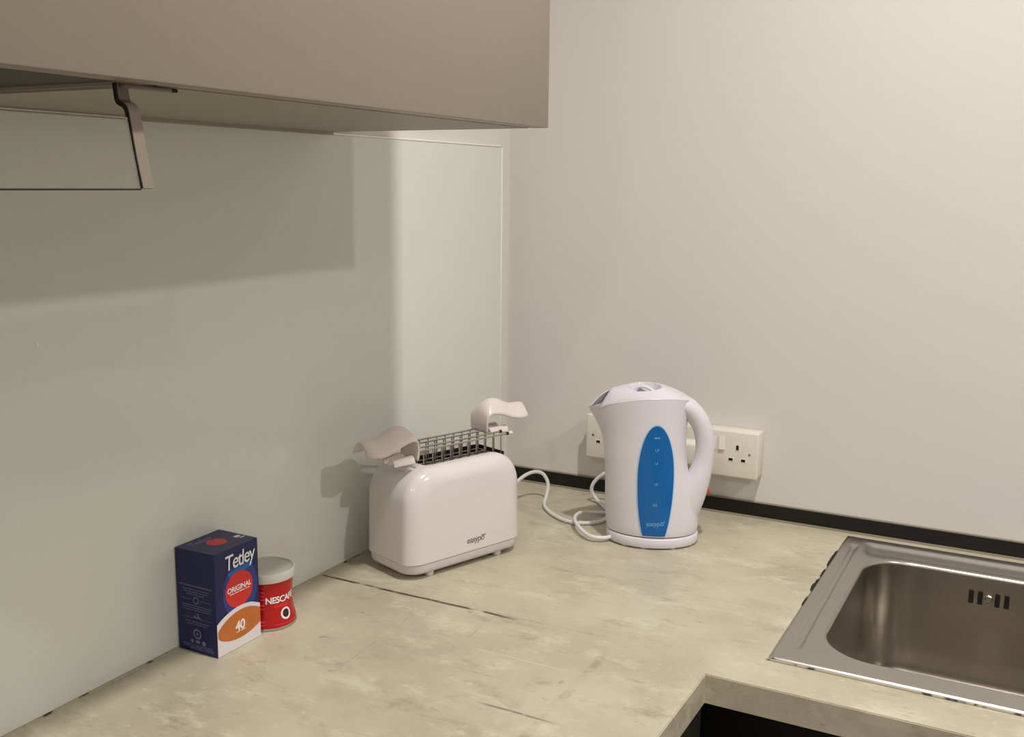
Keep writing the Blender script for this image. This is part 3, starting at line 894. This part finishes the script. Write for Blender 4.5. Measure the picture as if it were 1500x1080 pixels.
# ------------------------------------------------------------------ the two wire sandwich cages standing in the toaster
ZW = 0.1885
def cage_handle(cage, zc):
    """curled leaf handle; local x points away from the cage"""
    prof = [(0, (-0.006, 0.010)), (0.1, (-0.007, 0.030)), (0.2, (-0.003, 0.048)), (0.33, (0.010, 0.0600)), (0.48, (0.028, 0.0610)), (0.62, (0.046, 0.0535)), (0.76, (0.062, 0.0485)), (0.9, (0.078, 0.0480)), (1.0, (0.086, 0.0470))]
    px = [(a, b[0]) for a, b in prof]; pz = [(a, b[1]) for a, b in prof]
    arch = [(0, 0.002), (0.15, 0.007), (0.35, 0.021), (0.5, 0.025), (0.65, 0.023), (0.8, 0.021), (1.0, 0.020)]
    wid = [(0, 0.019), (0.2, 0.022), (0.4, 0.025), (0.6, 0.0275), (0.75, 0.0290), (0.86, 0.0285), (0.94, 0.0250), (1.0, 0.0180)]
    ns, nt = 44, 20; V = []; Fc = []
    for i in range(ns + 1):
        s = i / ns
        for j in range(nt + 1):
            t = -1 + 2 * j / nt
            V.append((lerp_curve(px, s) , lerp_curve(wid, s) * t, ZW - 0.012 + lerp_curve(pz, s) - lerp_curve(arch, s) * t * t))
    for i in range(ns):
        for j in range(nt):
            a = i * (nt + 1) + j; Fc.append((a, a + nt + 1, a + nt + 2, a + 1))
    h = obj('handle', (V, Fc), M['handle'], cage, True, 60)
    md = h.modifiers.new('t', 'SOLIDIFY'); md.thickness = 0.003; md.offset = -1
    # n-shaped clips that grip the two rods
    for sy in (-1, 1):
        rings = []
        for x in (0.002, 0.040):
            ring = []
            for k in range(13):
                a = PI * k / 12; ring.append((x, sy * 0.0125 + 0.0085 * math.cos(a), ZW - 0.006 + 0.010 * math.sin(a)))
            for k in range(12, -1, -1):
                a = PI * k / 12; ring.append((x, sy * 0.0125 + 0.0060 * math.cos(a), ZW - 0.006 + 0.0072 * math.sin(a)))
            rings.append(ring)
        obj('clip', loft(rings), M['handle'], h, True, 40)
    return h
def wire(a, b, cage, r=0.0011):
    return tube('wire', [a, b], r, M['wire'], cage, 8, 1, straight=True)
def make_cage(y_, flip, label):
    P = TM @ Vector(((SLX0 + SLX1) / 2, y_, 0))
    cg = empty('sandwich_cage', P, TR + (PI if flip else 0), label, 'sandwich cage', 'wire sandwich cages in the toaster')
    # local x: towards the handle end
    hl = 0.078
    hw = 0.0085
    for sy in (-1, 1):
        yw = sy * hw
        wire((hl + 0.018, yw, ZW), (-hl - 0.016, yw, ZW), cage=cg, r=0.0015)
        cap = tube('end_cap', [(-hl - 0.0155, yw, ZW), (-hl - 0.0235, yw, ZW)], 0.0030, M['handle'], cg, 12, 1, straight=True)
        tube('end_collar', [(-hl - 0.0120, yw, ZW), (-hl - 0.0154, yw, ZW)], 0.0026, M['slot'], cg, 12, 1, straight=True)
        for z in (ZW - 0.034, ZW - 0.07, 0.075):
            wire((hl, yw, z), (-hl, yw, z), cg)
        for k in range(10):
            x = -hl + 2 * hl * k / 9
            wire((x, yw, ZW), (x, yw, 0.070), cg)
    for x in (-hl, hl):
        wire((x, -hw, 0.072), (x, hw, 0.072), cg); wire((x, -hw, ZW - 0.034), (x, hw, ZW - 0.034), cg)
    h = cage_handle(cg, 0)
    h.location.x = hl + (0.023 if flip else 0.001)
    h.location.z = -0.007 if flip else 0.0
    return cg
make_cage(0.0465 - TW / 2, True, 'wire sandwich cage in the front toaster slot, handle over the end facing the tea box')
make_cage(0.0860 - TW / 2, False, 'wire sandwich cage in the rear toaster slot, handle over the end near the back wall')

# ------------------------------------------------------------------ tea box
TBX, TBY, TBZ = 0.0655, 0.0785, 0.1345
tb = empty('tea_box', (0.0008, -0.887, 0.0), 0, 'dark blue tea bag carton with a red disc and teacup picture', 'box')
box('carton', 0, TBX, 0, TBY, 0, TBZ, M['navy'], tb, 0.0008, 1)
XF = TBX + 0.0001
def fx(lv):   # front panel (faces +x): a along +y, b up, both 0..1 of the panel
    return lambda a, b: (XF + 0.00012 * lv, a * TBY, b * TBZ)
def fs(lv):   # side panel (faces -y): a along +x
    return lambda a, b: (a * TBX, -0.0001 - 0.00012 * lv, b * TBZ)
def ft_(lv):  # top panel
    return lambda a, b: (b * TBX, a * TBY, TBZ + 0.0001 + 0.00012 * lv)
AS = TBZ / TBY
def ell(cx, cy, rx, ry, n=48, xmin=0.004, xmax=0.996, ymin=0.004):
    V, Fc = disc2(rx, ry, n, 3, cx, cy)
    return [(min(max(x, xmin), xmax), max(y, ymin)) for x, y in V], Fc
def fit(d, cx, cy, ax=TBY, az=TBZ):   # metres to panel fractions
    return [(cx + x / ax, cy + y / az) for x, y in d[0]], d[1]
obj('glow_print', place2(ell(0.56, 0.575, 0.40, 0.27), fx(1)), M['box_blue2'], tb)
V = [(0.27, 0.770), (0.42, 0.787), (0.60, 0.800), (0.82, 0.802), (0.86, 0.775), (0.74, 0.745), (0.55, 0.73), (0.38, 0.705), (0.33, 0.72)]
obj('ribbon_print', place2((V, [tuple(range(len(V)))]), fx(2)), M['box_blue'], tb)
obj('disc_print', place2(ell(0.53, 0.580, 0.315, 0.176), fx(3)), M['box_red'], tb)
# teacup: white cup, brown tea and grey-white side, cut off by the panel's edges
def cup(f_top, f_bot, n=40, a0=0.004, a1=0.996):
    V = []; Fc = []
    for i in range(n + 1):
        a = a0 + (a1 - a0) * i / n; V += [(a, f_bot(a)), (a, f_top(a))]
    for i in range(n): Fc.append((2*i, 2*i + 2, 2*i + 3, 2*i + 1))
    return V, Fc
rim_hi = lambda a: lerp_curve([(0, 0.325), (0.15, 0.368), (0.35, 0.402), (0.55, 0.412), (0.78, 0.395), (1.0, 0.340)], a)
tea_hi = lambda a: lerp_curve([(0, 0.235), (0.06, 0.275), (0.2, 0.325), (0.4, 0.362), (0.6, 0.370), (0.8, 0.350), (1.0, 0.300)], a)
tea_lo = lambda a: lerp_curve([(0, 0.205), (0.06, 0.165), (0.2, 0.125), (0.4, 0.098), (0.6, 0.096), (0.8, 0.115), (1.0, 0.155)], a)
obj('cup_print', place2(cup(rim_hi, lambda a: 0.004), fx(4)), M['box_cup'], tb)
obj('tea_print', place2(cup(tea_hi, tea_lo, a0=0.02), fx(5)), M['box_tea'], tb)
V, Fc = text_mesh('Tetley', 0.0240, 0.0002, 0.08, 0.88, 4)
V = [(x, y * 1.15 + x * 0.03) for x, y in V]
obj('title_print', place2(fit((V, Fc), 0.565, 0.868), fx(6)), M['white_print'], tb)
obj('flavour_print', place2(fit(text_mesh('ORIGINAL', 0.0098, 0.0002, 0, 0.95), 0.53, 0.595), fx(6)), M['white_print'], tb)
bars = []
for cx, w in ((0.36, 0.10), (0.47, 0.08), (0.59, 0.12), (0.72, 0.09)): bars.append(quad2(cx - w / 2, cx + w / 2, 0.552, 0.560))
obj('small_print', place2(merge2(bars), fx(6)), M['white_print'], tb)
obj('count_print', place2(fit(text_mesh('40', 0.0180, 0.0004, 0, 0.95), 0.52, 0.215), fx(6)), M['white_print'], tb)
obj('small_print', place2(merge2([quad2(0.42, 0.51, 0.160, 0.167), quad2(0.53, 0.64, 0.160, 0.167)]), fx(6)), M['white_print'], tb)
# side panel: rows of tiny unreadable print and round symbols
def row(a0, a1, b, h):
    out = []; a = a0
    while a < a1:
        w = random.uniform(0.025, 0.07); w = min(w, a1 - a)
        out.append(quad2(a, a + w, b, b + h)); a += w + 0.012
    return out
rows = []
for b, a0, a1, h in ((0.652, 0.08, 0.92, 0.013), (0.618, 0.16, 0.84, 0.008), (0.594, 0.20, 0.80, 0.008), (0.570, 0.26, 0.72, 0.008), (0.520, 0.14, 0.38, 0.006), (0.520, 0.62, 0.88, 0.006),
                     (0.462, 0.12, 0.90, 0.008), (0.440, 0.14, 0.86, 0.008), (0.418, 0.15, 0.88, 0.008), (0.340, 0.16, 0.40, 0.006), (0.340, 0.60, 0.88, 0.006), (0.300, 0.20, 0.82, 0.008), (0.278, 0.24, 0.76, 0.008),
                     (0.070, 0.12, 0.86, 0.008), (0.052, 0.14, 0.90, 0.008), (0.036, 0.30, 0.90, 0.008)):
    rows += row(a0, a1, b, h)
obj('small_print', place2(merge2(rows), fs(1)), M['box_grey_print'], tb)
syms = [fit(ring2(0.0048, 0.0048, 0.0014, 24), 0.50, 0.520, TBX, TBZ), fit(ring2(0.0068, 0.0068, 0.0022, 28), 0.50, 0.190, TBX, TBZ), fit(disc2(0.0018, 0.0018, 12, 1), 0.50, 0.190, TBX, TBZ),
        quad2(0.42, 0.60, 0.345, 0.358), quad2(0.52, 0.56, 0.358, 0.395), quad2(0.44, 0.48, 0.36, 0.372)]
obj('symbol_print', place2(merge2(syms), fs(1)), M['box_grey_print'], tb)
obj('symbol_print', place2(merge2([fit(disc2(0.0028, 0.0028, 16, 1), 0.36, 0.112, TBX, TBZ), quad2(0.45, 0.56, 0.098, 0.128), fit(disc2(0.0032, 0.0032, 16, 1), 0.66, 0.110, TBX, TBZ)]), fs(1)), M['box_grey_print'], tb)
# top flap print
top = fit(text_mesh('Tetley', 0.0165, 0.0003, 0.1, 0.9), 0.37, 0.22, TBY, -TBX)
V = [(x, y) for x, y in top[0]]
obj('top_title_print', place2((V, [tuple(reversed(f)) for f in top[1]]), ft_(1)), M['box_grey_print'], tb)
obj('top_disc_print', place2(disc2(0.17, 0.20, 32, 2, 0.50, 0.50), ft_(1)), M['box_red'], tb)
obj('top_small_print', place2(merge2([quad2(0.82, 0.93, 0.56, 0.66), quad2(0.84, 0.95, 0.70, 0.74)]), ft_(1)), M['white_print'], tb)

# ------------------------------------------------------------------ coffee tin
CTX, CTY = 0.0425, -0.7675
ct = empty('coffee_tin', (CTX, CTY, 0.0), 0, 'small red waisted coffee tin with a translucent grey plastic lid', 'tin')
prof = [(0.0372, 0.0), (0.0385, 0.0008), (0.0388, 0.002), (0.0382, 0.0036)]
obj('bottom_seam', lathe_data(prof, 64), M['tin_metal'], ct, True, 50)
def tin_r(z):
    return lerp_curve([(0.0036, 0.0378), (0.010, 0.0374), (0.018, 0.0352), (0.028, 0.0338), (0.042, 0.0334), (0.054, 0.0340), (0.064, 0.0352), (0.070, 0.0356)], z)
obj('tin_wall', lathe_data([(tin_r(0.0036 + 0.0664 * k / 30), 0.0036 + 0.0664 * k / 30) for k in range(31)], 72), M['tin_red'], ct, True, 50)
obj('lid', lathe_data([(0.0365, 0.0655), (0.0376, 0.0660), (0.0380, 0.0690), (0.0380, 0.0755), (0.0374, 0.0772), (0.0362, 0.0776), (0.0348, 0.0770), (0.0340, 0.0758), (0.0300, 0.0752), (0.001, 0.0752)], 72), M['tin_lid'], ct, True, 40)
PHI0 = math.radians(-14.0)    # direction that the printed front faces
def on_tin(eps):
    def f(a, z):
        r = tin_r(z) + eps; t = PHI0 + a / 0.0345
        return (r * math.cos(t), r * math.sin(t), z)
    return f
V, Fc = text_mesh('NESCAFÉ', 0.0122, 0.0003, 0, 0.92)
V = [(x * 1.0, y + 0.0405) for x, y in V]
obj('title_print', place2((V, Fc), on_tin(0.00025)), M['white_print'], ct)
obj('flavour_print', place2(([(x, y + 0.0320) for x, y in text_mesh('CLASSIC', 0.0062, 0.0002, 0, 1.0)[0]], text_mesh('CLASSIC', 0.0062, 0.0002, 0, 1.0)[1]), on_tin(0.00025)), M['tin_red_lite'], ct)
obj('cup_print', place2(([(x + 0.005, y + 0.0200) for x, y in disc2(0.0080, 0.0080, 28, 3)[0]], disc2(0.0080, 0.0080, 28, 3)[1]), on_tin(0.0003)), M['white_print'], ct)
obj('coffee_print', place2(([(x + 0.005, y + 0.0200) for x, y in disc2(0.0052, 0.0056, 24, 3)[0]], disc2(0.0052, 0.0056, 24, 3)[1]), on_tin(0.0005)), M['coffee'], ct)
obj('foot_print', place2(merge2([quad2(-0.012, 0.016, 0.0072, 0.0082, 12)]), on_tin(0.0003)), M['tin_red_lite'], ct)
sd = []
for z in (0.052, 0.047, 0.042, 0.034, 0.029, 0.012, 0.008):
    sd += [quad2(-0.030, -0.0245, z, z + 0.0022, 3)]
obj('small_print', place2(merge2(sd), on_tin(0.0003)), M['tin_red_lite'], ct)
